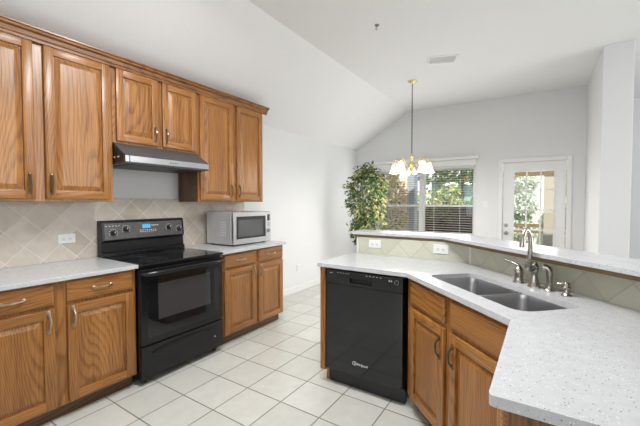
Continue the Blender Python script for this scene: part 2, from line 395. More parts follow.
# window
win = thing('window_1', 'white double window with open blinds in the back wall', 'window', (0, BY, 0)); win['kind'] = 'structure'
m = MB(M_trim)
m.box(WX0, WX0 + 0.022, 0.03, 0.12, WZ0, WZ1); m.box(WX1 - 0.022, WX1, 0.03, 0.12, WZ0, WZ1)
m.box(WX0, WX1, 0.03, 0.12, WZ1 - 0.022, WZ1); m.box(WX0, WX1, 0.03, 0.12, WZ0, WZ0 + 0.025)
m.build('window_frame', win)
m = MB(M_trim); m.box(1.252, 1.326, 0.045, 0.12, WZ0 + 0.025, WZ1 - 0.022); m.build('mullion', win)
m = MB(M_trim); m.box(WX0 - 0.05, WX1 + 0.05, -0.05, 0.03, WZ0 - 0.03, WZ0, 0, 0.006); m.build('window_sill', win)
for a, c_ in ((WX0 + 0.022, 1.252), (1.326, WX1 - 0.022)):
    for z0, z1, yy in ((WZ0 + 0.025, 1.325, 0.07), (1.285, WZ1 - 0.022, 0.095)):
        m = MB(M_trim); q = 0.020
        m.box(a, a + q, yy, yy + 0.022, z0, z1); m.box(c_ - q, c_, yy, yy + 0.022, z0, z1)
        m.box(a + q, c_ - q, yy, yy + 0.022, z0, z0 + 0.036); m.box(a + q, c_ - q, yy, yy + 0.022, z1 - 0.036, z1)
        sa = m.build('sash', win)
        m = MB(M_glass); m.box(a + q, c_ - q, yy + 0.008, yy + 0.012, z0 + 0.036, z1 - 0.036); m.build('pane', sa)
    if a > 1.2:
        m = MB(M_screen); m.box(a, c_, 0.122, 0.124, WZ0 + 0.025, 1.30); m.build('insect_screen', win)
m = MB(M_trim)
m.box(0.33, 2.205, -0.022, 0, WZ1, 2.085, 0, 0.004, 1); m.build('head_casing', win)
m = MB(M_trim); m.box(0.29, 2.25, -0.075, 0, 2.085, 2.145, 0, 0.02, 3); m.build('head_cap', win)

bl = thing('window_blind', 'white horizontal slat blind hanging open in the nook window', 'blind', (0, BY + 0.0, 0))
m = MB(M_blind); m.box(WX0 + 0.01, WX1 - 0.01, 0.0, 0.04, WZ1 - 0.035, WZ1 - 0.002, 0, 0.004, 1); m.build('headrail', bl)
m = MB(M_blind); z = WZ1 - 0.06
while z > WZ0 + 0.06:
    m.box(WX0 + 0.012, WX1 - 0.012, -0.021, 0.021, -0.0010, 0.0010, 0, 0, M=T(0, 0.02, z)); z -= 0.0415
m.build('slats', bl)
m = MB(M_blind); m.box(WX0 + 0.012, WX1 - 0.012, 0.0, 0.042, WZ0 + 0.012, WZ0 + 0.034, 0, 0.004, 1); m.build('bottom_rail', bl)
for x in (0.62, 1.05, 1.52, 1.95):
    m = MB(M_blind); m.box(x - 0.001, x + 0.001, -0.0025, 0.0, WZ0 + 0.034, WZ1 - 0.035); m.box(x - 0.001, x + 0.001, 0.041, 0.0425, WZ0 + 0.034, WZ1 - 0.035); m.build('ladder_cord', bl)

# patio door
dr = thing('door_1', 'white patio door with a fifteen light glass panel', 'door', (0, BY, 0)); dr['kind'] = 'structure'
m = MB(M_trim)
m.box(DX0 - 0.055, DX0 + 0.008, -0.02, 0, 0, DZ1 + 0.055, 0, 0.005, 1); m.box(DX1 - 0.008, DX1 + 0.055, -0.02, 0, 0, DZ1 + 0.055, 0, 0.005, 1)
m.box(DX0 + 0.008, DX1 - 0.008, -0.02, 0, DZ1 - 0.008, DZ1 + 0.055, 0, 0.005, 1)
m.build('casing', dr)
GX0, GX1, GZ0, GZ1 = 2.735, 3.285, 0.33, 1.865
m = MB(M_trim); ys, ye = 0.012, 0.055
m.box(DX0 + 0.014, GX0, ys, ye, 0.012, DZ1 - 0.012); m.box(GX1, DX1 - 0.014, ys, ye, 0.012, DZ1 - 0.012)
m.box(GX0, GX1, ys, ye, GZ1, DZ1 - 0.012); m.box(GX0, GX1, ys, ye, 0.012, GZ0)
slab = m.build('door_slab', dr)
m = MB(M_trim); q = 0.02
m.box(GX0, GX0 + q, 0.002, ys, GZ0, GZ1); m.box(GX1 - q, GX1, 0.002, ys, GZ0, GZ1); m.box(GX0 + q, GX1 - q, 0.002, ys, GZ1 - q, GZ1); m.box(GX0 + q, GX1 - q, 0.002, ys, GZ0, GZ0 + q)
m.build('glass_frame', slab)
m = MB(M_trim)
for k in (1, 2):
    x = GX0 + (GX1 - GX0) * k / 3; m.box(x - 0.009, x + 0.009, 0.022, 0.030, GZ0 + q, GZ1 - q)
for k in range(1, 5):
    z = GZ0 + (GZ1 - GZ0) * k / 5; m.box(GX0 + q, GX1 - q, 0.0225, 0.0295, z - 0.009, z + 0.009)
m.build('muntins', slab)
m = MB(M_glass); m.box(GX0 + q, GX1 - q, 0.034, 0.038, GZ0 + q, GZ1 - q); m.build('pane', slab)
for z, nm in ((1.0, 'deadbolt'), (0.88, 'door_knob')):
    m = MB(M_steeld); m.lathe([(0, 0), (0.030, 0), (0.030, 0.008), (0.014, 0.014), (0.014, 0.03 if nm == 'deadbolt' else 0.035), (0.027, 0.045), (0.029, 0.055), (0.02, 0.066), (0, 0.068)] if nm == 'door_knob' else [(0, 0), (0.030, 0), (0.029, 0.010), (0.024, 0.016), (0.012, 0.018), (0.01, 0.03), (0, 0.03)], 20, 0, T(2.648, ys, z) @ RX(90)); m.build(nm, dr, True)
for z in (1.78, 1.05, 0.25):
    m = MB(M_steel); m.tube([(DX1 - 0.010, 0.004, z - 0.05), (DX1 - 0.010, 0.004, z + 0.05)], 0.007, 8); m.build('hinge', dr, True)

# ------------------------------------------------------------------ cabinets
def add_door(parent, x, z, w_, h, mats=None, arch=False):
    """raised panel oak door, front at local y=-0.02"""
    m = MB(OV, OH); F_, t_ = 0.056, 0.020
    yf, yb = -t_, -0.0005
    m.box(x, x + F_, yf, yb, z, z + h, 0, 0.004); m.box(x + w_ - F_, x + w_, yf, yb, z, z + h, 0, 0.004)
    m.box(x + F_ - 0.003, x + w_ - F_ + 0.003, yf + 0.0006, yb, z, z + F_, 1, 0.004); m.box(x + F_ - 0.003, x + w_ - F_ + 0.003, yf + 0.0006, yb, z + h - F_, z + h, 1, 0.004)
    d = m.build('door', parent, True)
    m = MB(OV); t = bmesh.new()
    def ring(i, y): return [t.verts.new((px, y, pz)) for px, pz in ((x + i, z + i), (x + w_ - i, z + i), (x + w_ - i, z + h - i), (x + i, z + h - i))]
    rs = [ring(F_ - 0.002, -0.0005), ring(F_ - 0.002, yf + 0.014), ring(F_ + 0.006, yf + 0.014), ring(F_ + 0.034, yf + 0.004), ring(F_ + 0.038, yf + 0.003)]
    for a, b_ in zip(rs, rs[1:]):
        for k in range(4): t.faces.new((a[k], a[(k + 1) % 4], b_[(k + 1) % 4], b_[k]))
    t.faces.new(rs[-1]); t.faces.new(rs[0][::-1]); bmesh.ops.recalc_face_normals(t, faces=t.faces); m._add(t, 0)
    m.build('raised_panel', d); return d
def pull(parent, x, z, vertical=True, mat=None, L=0.112):
    m = MB(mat or M_bronze); h = L / 2
    prof = [(-h, 0.004, 0.006), (-h * 0.86, 0.010, 0.0055), (-h * 0.6, 0.021, 0.0042), (-h * 0.25, 0.026, 0.0052), (0, 0.027, 0.0062), (h * 0.25, 0.026, 0.0052), (h * 0.6, 0.021, 0.0042), (h * 0.86, 0.010, 0.0055), (h, 0.004, 0.006)]
    if vertical: pts = [(x, -0.02 - d_, z + a) for a, d_, r in prof]
    else: pts = [(x + a, -0.02 - d_, z) for a, d_, r in prof]
    m.tube(pts, [r * 1.3 for a, d_, r in prof], 8)
    for e in (-h, h):
        c_ = (x, -0.0225, z + e) if vertical else (x + e, -0.0225, z)
        m.ball(c_, 0.0115, 0, (1, 0.42, 1.35) if vertical else (1.35, 0.42, 1), 10)
    return m.build('handle', parent, True)
def add_drawer(parent, x, z, w_, h, name='drawer'):
    m = MB(OH); t = bmesh.new(); yf = -0.02
    def ring(i, y): return [t.verts.new((px, y, pz)) for px, pz in ((x + i, z + i), (x + w_ - i, z + i), (x + w_ - i, z + h - i), (x + i, z + h - i))]
    rs = [ring(0, -0.0005), ring(0, yf + 0.008), ring(0.004, yf + 0.004), ring(0.012, yf), ring(0.013, yf)]
    for a, b_ in zip(rs, rs[1:]):
        for k in range(4): t.faces.new((a[k], a[(k + 1) % 4], b_[(k + 1) % 4], b_[k]))
    t.faces.new(rs[-1]); t.faces.new(rs[0][::-1]); bmesh.ops.recalc_face_normals(t, faces=t.faces); m._add(t, 0)
    return m.build(name, parent)
OS = oak('oak_side_dark', True, 0.30)  # darker oak tone for one cabinet side
def wall_cabinet(label, ya, yb, z0, z1, doors, hz, side=False):
    t = thing('wall_cabinet', label, 'cabinet', (0.31, ya, 0), 90, 'oak wall cabinets above the range wall')
    w_ = yb - ya
    m = MB(OV); m.box(0.0005, w_ - 0.0005, 0, 0.3095, z0, z1 - 0.045, 0, 0.0015, 1); m.box(0.0005, w_ - 0.0005, 0, 0.05, z1 - 0.0455, z1 - 0.0005, 0); m.build('carcass', t)
    for i, (a, b_) in enumerate(doors):
        d = add_door(t, a - ya, z0 + 0.018, b_ - a, z1 - 0.03 - z0 - 0.018)
        hx = (b_ - ya - 0.03) if i == 0 else (a - ya + 0.03)
        pull(d, hx, z0 + 0.018 + hz)
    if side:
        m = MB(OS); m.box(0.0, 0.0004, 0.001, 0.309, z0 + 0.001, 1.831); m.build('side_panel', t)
    return t
wall_cabinet('oak wall cabinet left of the range hood, two tall doors', 0.404, 1.318, 1.372, 2.44, ((0.42, 0.832), (0.888, 1.296)), 0.10)
wall_cabinet('short oak wall cabinet directly over the range hood', 1.318, 2.09, 1.832, 2.44, ((1.344, 1.686), (1.727, 2.072)), 0.10)
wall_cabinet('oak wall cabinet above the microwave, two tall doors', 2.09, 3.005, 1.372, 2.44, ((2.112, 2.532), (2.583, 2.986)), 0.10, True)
OC = oak('oak_crown', False, 0.72)  # darker oak: glaze plus painted shade of the downward faces
m = MB(OC)
prof = [(0.262, 2.4405), (0.3295, 2.4405), (0.3295, 2.408), (0.336, 2.408), (0.338, 2.424), (0.346, 2.430), (0.352, 2.452), (0.370, 2.460), (0.374, 2.472), (0.385, 2.476), (0.385, 2.486), (0.262, 2.486)]
m.prism([(-x, z) for x, z in prof], 0, 3.052 - 0.404, 0, M=Matrix(((0, 0, 1, 0), (1, 0, 0, 0), (0, 1, 0, 0), (0, 0, 0, 1))))
o = m.build('crown_molding'); o.location = (0.0, 0.404, 0); o.rotation_euler = (0, 0, R(90))
tag(o, 'stepped oak crown molding along the top of the wall cabinets', 'molding')

def base_cabinet(label, ya, yb, doors, loc, rz, depth=0.612, group='oak base cabinets', pulls='all', handmat=None, cx=None):
    t = thing('base_cabinet', label, 'cabinet', loc, rz, group); w_ = yb - ya
    m = MB(OV, OD); m.box(0.0005, w_ - 0.0005, 0, depth, 0.095, 0.8855, 0, 0.0015, 1); m.build('carcass', t)
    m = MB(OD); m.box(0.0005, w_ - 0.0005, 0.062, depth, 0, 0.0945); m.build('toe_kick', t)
    for i, (a, b_) in enumerate(doors):
        d = add_door(t, a - ya, 0.108, b_ - a, 0.612)
        hx = (b_ - ya - 0.03) if i == 0 else (a - ya + 0.03)
        pull(d, hx, 0.108 + 0.612 - 0.075, True, handmat or M_pewter)
        g = add_drawer(t, a - ya, 0.742, b_ - a, 0.128)
        pull(g, (a + b_) / 2 - ya, 0.806, False, handmat or M_pewter, 0.105)
    return t
base_cabinet('oak base cabinet left of the black range, two doors under two drawers', 0.404, 1.314, ((0.42, 0.815), (0.882, 1.290)), (0.613, 0.404, 0), 90)
base_cabinet('oak base cabinet under the microwave, two doors under two drawers', 2.09, 3.002, ((2.135, 2.552), (2.592, 2.990)), (0.613, 2.09, 0), 90)

# corner sink base on the diagonal: s runs 0.2015 .. 1.0755
s0, s1, tf = 0.156, 1.0735, 3.206
ox, oy, _ = ST(s0, tf)
sb = thing('sink_base_cabinet', 'oak corner base cabinet under the double sink', 'cabinet', (ox, oy, 0), -45, 'oak base cabinets')
m = MB(OV); wd = s1 - s0
m.box(0, wd, 0, 0.02, 0.095, 0.8855); m.prism([(0.0, 0.02), (wd, 0.02), (wd + 0.25, 0.27), (wd + 0.25, 0.5), (-0.25, 0.5), (-0.25, 0.27)], 0.095, 0.11)
m.prism([(0.0, 0.02), (0.02, 0.02), (-0.23, 0.27), (-0.25, 0.27)], 0.11, 0.8855)
m.build('carcass', sb)
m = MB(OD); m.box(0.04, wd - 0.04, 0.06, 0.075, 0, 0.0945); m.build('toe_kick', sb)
for i, (a, b_) in enumerate(((0.056, 0.440), (0.490, 0.893))):
    d = add_door(sb, a, 0.108, b_ - a, 0.590)
    pull(d, (b_ - 0.035) if i == 0 else (a + 0.035), 0.585, True, M_bronze, 0.105)
    add_drawer(sb, a, 0.722, b_ - a, 0.140, 'false_drawer_front')
# peninsula cabinet (its side faces the camera, its doors face the aisle)
pc = base_cabinet('oak peninsula end cabinet under the near counter corner, plain panel side', 0.0, 0.565, ((0.06, 0.535),), (3.036, 1.46, 0), -90, 0.60, handmat=M_bronze)
m = MB(oak('oak_end_shaded', True, 0.5)); m.box(0.5652, 0.5690, 0.001, 0.599, 0.0, 0.8855); m.build('end_panel', pc)  # end oak darkened to stand in for shade on this side
# end panel and filler beside the dishwasher
m = MB(OV); m.box(1.708, 1.752, 2.122, 2.69, 0.10, 0.8855, 0, 0.002, 1); m.box(1.722, 1.752, 2.19, 2.69, 0, 0.10)
tag(m.build('end_panel'), 'narrow oak end panel left of the dishwasher', 'panel')
# ------------------------------------------------------------------ worktops
def roundpoly(poly, radii, n=6):
    out = []
    for i, p in enumerate(poly):
        r = radii.get(i, 0)
        if not r: out.append(p); continue
        P = Vector(p); A = (Vector(poly[i - 1]) - P).normalized(); B = (Vector(poly[(i + 1) % len(poly)]) - P).normalized()
        ang = A.angle(B); d = r / math.tan(ang / 2); c_ = P + (A + B).normalized() * (r / math.sin(ang / 2))
        p0 = P + A * d; p1 = P + B * d; a0 = math.atan2(p0.y - c_.y, p0.x - c_.x); a1 = math.atan2(p1.y - c_.y, p1.x - c_.x)
        da = (a1 - a0 + math.pi) % (2 * math.pi) - math.pi
        for k in range(n + 1):
            a = a0 + da * k / n; out.append((c_.x + r * math.cos(a), c_.y + r * math.sin(a)))
    return out
def slab_mesh(name, poly, z0, z1, mat, hole=None, bevel=0.004, parent=None):
    t = bmesh.new(); loops = [poly] + ([hole] if hole else [])
    es = []; vs_all = []
    for lp in loops:
        vs = [t.verts.new((x, y, z1)) for x, y in lp]; vs_all.append(vs)
        for i in range(len(vs)): es.append(t.edges.new((vs[i], vs[(i + 1) % len(vs)])))
    bmesh.ops.triangle_fill(t, use_beauty=True, use_dissolve=False, edges=es)
    top = list(t.faces)
    for f_ in top:
        if f_.normal.z < 0: f_.normal_flip()
    vm = {}
    for vs in vs_all:
        for v in vs: vm[v] = t.verts.new((v.co.x, v.co.y, z0))
    for f_ in top: t.faces.new([vm[v] for v in reversed(f_.verts)])
    for vs in vs_all:
        for i in range(len(vs)):
            a, b_ = vs[i], vs[(i + 1) % len(vs)]; t.faces.new((a, vm[a], vm[b_], b_))
    bmesh.ops.recalc_face_normals(t, faces=t.faces)
    m = MB(mat); m._add(t, 0); return m.build(name, parent, False, bevel)
CT0, CT1 = 0.886, 0.914
o = slab_mesh('countertop', [(0.014, 0.30), (0.658, 0.30), (0.658, 1.3165), (0.014, 1.3165)], CT0, CT1, M_quartz); tag(o, 'white quartz countertop left of the black range', 'countertop', 'white quartz countertops')
o = slab_mesh('countertop', roundpoly([(0.014, 2.0865), (0.658, 2.0865), (0.658, 3.032), (0.014, 3.032)], {2: 0.02}), CT0, CT1, M_quartz); tag(o, 'white quartz countertop carrying the silver microwave', 'countertop', 'white quartz countertops')
SL, SR, SF, SB_ = 0.284, 1.014, 3.276, 3.594
hole = roundpoly([ST(SL, SF)[:2], ST(SR, SF)[:2], ST(SR, SB_)[:2], ST(SL, SB_)[:2]], {0: 0.05, 1: 0.07, 2: 0.05, 3: 0.05}, 6)
isl = roundpoly([(1.688, 2.10), (2.385, 2.10), (3.003, 1.482), (2.996, 0.872), (3.665, 0.872), (3.665, 1.678), (2.643, 2.70), (1.688, 2.70)], {0: 0.02, 3: 0.014}, 6)
o = slab_mesh('countertop', isl, CT0, CT1, M_quartz, hole); tag(o, 'speckled white quartz island countertop around the double sink', 'countertop', 'white quartz countertops')
bar = roundpoly([(1.655, 2.685), (2.465, 2.685), (3.46, 1.69), (3.46, 0.88), (3.90, 0.88), (3.90, 1.66), (2.62, 2.94), (1.655, 2.94)], {0: 0.03, 7: 0.03, 3: 0.03}, 5)
o = slab_mesh('bar_ledge', bar, 1.0825, 1.106, M_quartz, None, 0.005); tag(o, 'raised white quartz bar ledge running behind the sink', 'countertop')
bp_ = [(1.70, 2.70), (2.475, 2.70), (3.485, 1.69), (3.485, 0.90), (3.86, 0.90), (3.86, 1.65), (2.61, 2.90), (1.70, 2.90)]
o = slab_mesh('wood_edge_strip', bp_, 1.060, 1.082, M_wood_dim, None, 0); tag(o, 'brown wooden edge strip under the raised bar ledge', 'trim')

# ------------------------------------------------------------------ tile backsplashes
m = MB(M_splash)
m.box(0.001, 0.012, 0.30, 1.3185, 0.9145, 1.3715); m.box(0.001, 0.012, 1.3185, 2.0895, 0.9145, 1.402); m.box(0.001, 0.012, 2.0895, 2.99, 0.9145, 1.3715)
tag(m.build('tile_backsplash'), 'beige diagonal stone tile backsplash behind the range', 'backsplash')
bs = thing('tile_backsplash', 'greenish beige tile backsplash under the raised bar ledge', 'backsplash')
m = MB(M_bsplash); m.box(-0.906, 0.015, -0.010, 0, 0.9145, 1.0595); o = m.build('tile_panel', bs); o.location = (2.643, 2.7115, 0)
m = MB(M_bsplash); m.box(-0.96, 0.48, -0.010, 0, 0.9145, 1.0595); o = m.build('tile_panel', bs); q = ST(0.966, 3.787); o.location = q; o.rotation_euler = (0, 0, R(-45))

# ------------------------------------------------------------------ outlets and switches
def outlet(label, loc, rz, vertical=False, switch=False, cat='outlet', group=None):
    t = thing('light_switch' if switch else 'wall_outlet', label, cat, loc, rz, group)
    a, b_ = (0.058, 0.036) if not vertical else (0.036, 0.058)
    m = MB(M_white); m.box(-a, a, -0.006, 0, -b_, b_, 0, 0.003); m.build('cover_plate', t)
    if switch:
        m = MB(M_white); m.box(-0.017, 0.017, -0.009, -0.006, -0.033, 0.033, 0, 0.0015, 1); m.build('rocker', t); return
    for k in (-1, 1):
        cx, cz = (k * 0.0205, 0) if not vertical else (0, k * 0.0205)
        m = MB(M_white, M_slot); m.box(cx - 0.0165, cx + 0.0165, -0.0085, -0.006, cz - 0.0145, cz + 0.0145, 0, 0.002, 1)
        m.box(cx - 0.007, cx - 0.0045, -0.0090, -0.0082, cz - 0.005, cz + 0.005, 1); m.box(cx + 0.0045, cx + 0.007, -0.0090, -0.0082, cz - 0.005, cz + 0.005, 1)
        m.box(cx - 0.0025, cx + 0.0025, -0.0090, -0.0082, cz - 0.0115, cz - 0.0075, 1); m.build('socket', t)
outlet('white horizontal outlet on the beige backsplash left of the range', (0.0125, 1.109, 1.085), 90)
outlet('white horizontal outlet on the bar backsplash above the dishwasher', (1.899, 2.701, 1.006), 0)
outlet('white horizontal outlet on the bar backsplash near the sink corner', (2.452, 2.701, 1.003), 0)
outlet('small white wall outlet low on the bare left wall', (0.0005, 4.118, 0.36), 90, True)
outlet('white light switch on the grey wall between window and patio door', (2.341, BY - 0.0005, 1.324), 0, True, True, 'switch')

# ------------------------------------------------------------------ range
rg = thing('electric_range', 'black freestanding electric range between the oak base cabinets', 'stove', (0.667, 1.3205, 0), 90)
RW = 0.762
m = MB(M_black); m.box(0.002, RW - 0.002, 0.032, 0.648, 0.05, 0.893, 0, 0.002, 1); m.build('body', rg)
for x in (0.05, RW - 0.05):
    for y in (0.07, 0.58): m = MB(M_blackm); m.lathe([(0.018, 0), (0.018, 0.05)], 12, 0, T(x, y, 0)); m.build('foot', rg)
m = MB(M_black); m.box(0.002, RW - 0.002, 0.0, 0.031, 0.305, 0.868, 0, 0.005); od = m.build('oven_door', rg)
m = MB(M_bglass); m.box(0.05, RW - 0.05, -0.0025, -0.0005, 0.35, 0.79, 0, 0.0008, 1); m.build('door_glass', od)
m = MB(M_ovenwin); m.box(0.135, 0.618, -0.0045, -0.0026, 0.475, 0.752, 0, 0.0008, 1); m.build('oven_window', od)
m = MB(M_black, M_steeld)
m.tube([(0.012, 0.0, 0.842), (0.014, -0.028, 0.842), (0.03, -0.046, 0.842), (0.2, -0.05, 0.842), (RW / 2, -0.051, 0.842), (RW - 0.2, -0.05, 0.842), (RW - 0.03, -0.046, 0.842), (RW - 0.014, -0.028, 0.842), (RW - 0.012, 0.0, 0.842)], [0.014, 0.016, 0.018, 0.018, 0.018, 0.018, 0.018, 0.016, 0.014], 12)
m.build('handle', od, True)
m = MB(M_black); m.box(0.002, RW - 0.002, 0.0, 0.031, 0.055, 0.296, 0, 0.005); dw_ = m.build('storage_drawer', rg)
m = MB(M_black); n_ = 14; t = bmesh.new(); rows = []
for k in range(n_ + 1):
    u = k / n_; x = 0.09 + u * 0.62; rise = 0.028 * math.sin(math.pi * u) ** 0.7
    rows.append([t.verts.new((x, 0.001, 0.244 + rise)), t.verts.new((x, -0.011, 0.240 + rise)), t.verts.new((x, -0.011, 0.234 + rise)), t.verts.new((x, 0.001, 0.222 + rise))])
for a, b_ in zip(rows, rows[1:]):
    for k in range(3): t.faces.new((a[k], b_[k], b_[k + 1], a[k + 1]))
bmesh.ops.recalc_face_normals(t, faces=t.faces); m._add(t, 0); m.build('pull_lip', dw_, True)
m = MB(M_steeld); m.lathe([(0, 0), (0.009, 0), (0.009, 0.002), (0, 0.0025)], 14, 0, T(0.665, -0.0003, 0.165) @ RX(90)); m.build('badge', dw_)
m = MB(M_bglass, M_black)
m.box(0.012, RW - 0.012, -0.002, 0.559, 0.9005, 0.912, 0, 0.003); m.box(0.0, RW, -0.012, 0.605, 0.8945, 0.9065, 1, 0.004)
ck = m.build('cooktop', rg)
M_ring = plain('burner_ring_print', (0.05, 0.05, 0.052), 0.12)
for x, y, r in ((0.20, 0.16, 0.105), (0.56, 0.16, 0.085), (0.20, 0.43, 0.085), (0.56, 0.43, 0.105)):
    m = MB(M_ring)
    m.lathe([(r * 0.9, 0.0), (r, 0.0), (r, 0.0006), (r * 0.9, 0.0006), (r * 0.9, 0.0)], 36, 0, T(x, y, 0.912), False)
    m.lathe([(r * 0.5, 0.0), (r * 0.55, 0.0), (r * 0.55, 0.0006), (r * 0.5, 0.0006), (r * 0.5, 0.0)], 36, 0, T(x, y, 0.912), False); m.build('burner', ck)
# backguard, local y = 0.667 - world x
m = MB(M_black)
m.prism([(0.560, 0.9125), (0.651, 0.9125), (0.651, 1.214), (0.598, 1.214), (0.580, 1.204), (0.565, 1.045), (0.582, 1.035), (0.578, 0.955), (0.560, 0.945)], 0, RW - 0.004, 0, M=Matrix(((0, 0, 1, 0.002), (1, 0, 0, 0), (0, 1, 0, 0), (0, 0, 0, 1))))
bgd = m.build('backguard', rg, False, 0.004)
tilt = T(0, 0.5660, 1.05) @ RX(-5.4)      # control panel plane, local z up along the tilted face
m = MB(M_panelg, M_mark, M_red); m.box(0.022, RW - 0.022, -0.0035, 0.002, 0.004, 0.142, 0, 0.0015, 1, M=tilt)
for i in range(8):
    for j in range(2):
        m.box(0.318 + i * 0.020, 0.328 + i * 0.020, -0.0046, -0.0036, 0.052 + j * 0.014, 0.057 + j * 0.014, 1, M=tilt)
for i in range(4): m.box(0.425 + 0.018 * i, 0.436 + 0.018 * i, -0.0046, -0.0036, 0.104, 0.112, 1, M=tilt)
m.box(0.345, 0.40, -0.0046, -0.0036, 0.040, 0.043, 2, M=tilt)
for x, z in ((0.091, 0.058), (0.196, 0.086), (0.597, 0.080), (0.704, 0.060)):
    for k in range(9):
        a = R(-120 + 30 * k); m.box(-0.0022, 0.0022, -0.0046, -0.0036, 0.030, 0.036, 1, M=tilt @ T(x, 0, z) @ RY(-120 + 30 * k))
for i in range(5): m.box(0.03 + i * 0.026, 0.043 + i * 0.026, -0.0046, -0.0036, 0.116, 0.120, 1, M=tilt)
cp = m.build('control_panel', bgd)
for x, z in ((0.091, 0.058), (0.196, 0.086), (0.597, 0.080), (0.704, 0.060)):
    m = MB(M_blackm, M_mark)
    m.lathe([(0, 0), (0.023, 0), (0.022, 0.010), (0.018, 0.013), (0.017, 0.026), (0.014, 0.029), (0, 0.029)], 20, 0, tilt @ T(x, -0.0036, z) @ RX(90))
    m.box(-0.002, 0.002, -0.0312, -0.0288, -0.002, 0.014, 1, M=tilt @ T(x, -0.0036, z)); m.build('knob', cp, True)
m = MB(M_disp); m.box(0.340, 0.415, -0.0050, -0.0036, 0.085, 0.120, 0, M=tilt); m.build('display', cp)

# ------------------------------------------------------------------ range hood
hd = thing('range_hood', 'stainless and grey range hood under the short wall cabinet', 'range hood', (0, 1.324, 0), 90)
HWd = 0.757
P = [(-0.002, 1.831), (-0.315, 1.831), (-0.325, 1.825), (-0.478, 1.732), (-0.484, 1.726), (-0.484, 1.668), (-0.478, 1.660), (-0.002, 1.660)]
m = MB(M_hoodg); m.prism([(y, z) for y, z in P], 0, HWd, 0, M=Matrix(((0, 0, 1, 0), (1, 0, 0, 0), (0, 1, 0, 0), (0, 0, 0, 1)))); shell = m.build('shell', hd)
m = MB(M_steel, M_slot); m.box(0.035, HWd, -0.4875, -0.4845, 1.676, 1.722, 0, 0.001, 1); m.box(0.0, 0.028, -0.4875, -0.4845, 1.676, 1.722, 0, 0.001, 1)
for k in range(5): m.box(0.36 + k * 0.016, 0.368 + k * 0.016, -0.4888, -0.4876, 1.692, 1.702, 1)
fs = m.build('front_strip', hd)
m = MB(M_blackm, M_mark); m.box(-0.0022, -0.0006, -0.455, -0.03, 1.675, 1.735, 0, 0.0004, 1); m.prism([(-0.03, 1.736), (-0.44, 1.736), (-0.33, 1.80), (-0.03, 1.80)], 0, 0.0016, 0, M=Matrix(((0, 0, 1, -0.0022), (1, 0, 0, 0), (0, 1, 0, 0), (0, 0, 0, 1)))); 
for k in range(3): m.box(-0.0030, -0.0022, -0.40 + k * 0.06, -0.375 + k * 0.06, 1.712, 1.722, 1)
m.build('side_plate', hd)
m = MB(M_blackm); m.box(0.04, HWd - 0.04, -0.46, -0.08, 1.654, 1.6598); m.build('filter', hd)

# ------------------------------------------------------------------ microwave
mw = thing('microwave_oven', 'silver countertop microwave oven on the right hand counter', 'microwave', (0.478, 2.372, CT1), 90)
MWw, MWd, MH0, MH1 = 0.565, 0.40, 0.014, 0.352
m = MB(M_silver); m.box(0.0, MWw, 0.018, MWd, MH0, MH1, 0, 0.006); bd = m.build('body', mw)
m = MB(M_mark)
for k in range(6): m.box(-0.0016, 0.0004, 0.10, 0.175, 0.11 + k * 0.026, 0.117 + k * 0.026, 0, 0.0005, 1)
m.build('side_vents', bd)
for x in (0.05, MWw - 0.05):
    for y in (0.05, MWd - 0.05): m = MB(M_blackm); m.lathe([(0.016, 0), (0.018, MH0)], 10, 0, T(x, y, 0)); m.build('foot', mw)
m = MB(M_steel); m.box(0.002, MWw - 0.082, -0.018, 0.0175, MH0 + 0.002, MH1 - 0.002, 0, 0.004); md_ = m.build('door', mw)
m = MB(M_blackm); m.box(0.040, MWw - 0.090, -0.0205, -0.0182, 0.072, 0.305, 0, 0.001, 1); m.build('door_frame', md_)
M_mwwin = plain('microwave_window_glass', (0.10, 0.10, 0.10), 0.1, spec=0.6)
m = MB(M_mwwin); m.box(0.062, MWw - 0.135, -0.0225, -0.0207, 0.092, 0.270, 0, 0.0006, 1); m.build('window', md_)
m = MB(M_steel); m.box(MWw - 0.079, MWw - 0.002, -0.018, 0.0175, MH0 + 0.002, MH1 - 0.002, 0, 0.004); cpm = m.build('control_panel', mw)
m = MB(M_bglass); m.box(MWw - 0.062, MWw - 0.020, -0.0195, -0.0182, 0.245, 0.318, 0); m.build('display', cpm)
m = MB(M_steeld); m.lathe([(0, 0), (0.021, 0), (0.020, 0.016), (0.016, 0.02), (0, 0.02)], 20, 0, T(MWw - 0.041, -0.0182, 0.135) @ RX(90)); m.build('knob', cpm, True)
m = MB(M_slot)
for k in range(3): m.box(MWw - 0.060, MWw - 0.022, -0.0192, -0.0182, 0.185 + k * 0.016, 0.192 + k * 0.016, 0)
m.build('buttons', cpm)

# ------------------------------------------------------------------ dishwasher
dwt = thing('dishwasher', 'black built in dishwasher beside the oak end panel', 'dishwasher', (1.757, 2.125, 0), 0)
DWw = 0.598
m = MB(M_blackm); m.box(0.004, DWw - 0.004, 0.032, 0.56, 0.10, 0.872); m.build('tub', dwt)
m = MB(M_blackm); m.box(0.004, DWw - 0.004, 0.062, 0.09, 0.0, 0.118); m.build('kick_plate', dwt)
m = MB(M_dw); m.box(0.004, DWw - 0.004, 0.0, 0.031, 0.125, 0.768, 0, 0.004); dd = m.build('door', dwt)
m = MB(M_dw, M_mark)
hx0, hx1, hz0, hz1 = 0.202, 0.372, 0.790, 0.824
m.box(0.004, hx0, -0.002, 0.031, 0.770, 0.870, 0, 0.003); m.box(hx1, DWw - 0.004, -0.002, 0.031, 0.770, 0.870, 0, 0.003)
m.box(hx0 - 0.004, hx1 + 0.004, -0.0018, 0.031, hz1, 0.870, 0, 0.003); m.box(hx0 - 0.004, hx1 + 0.004, -0.0018, 0.031, 0.770, hz0, 0, 0.003)
for x in [0.10 + 0.022 * k for k in range(5)] + [0.33 + 0.026 * k for k in range(5)]:
    m.box(x, x + 0.009, -0.0030, -0.0021, 0.852, 0.856, 1)
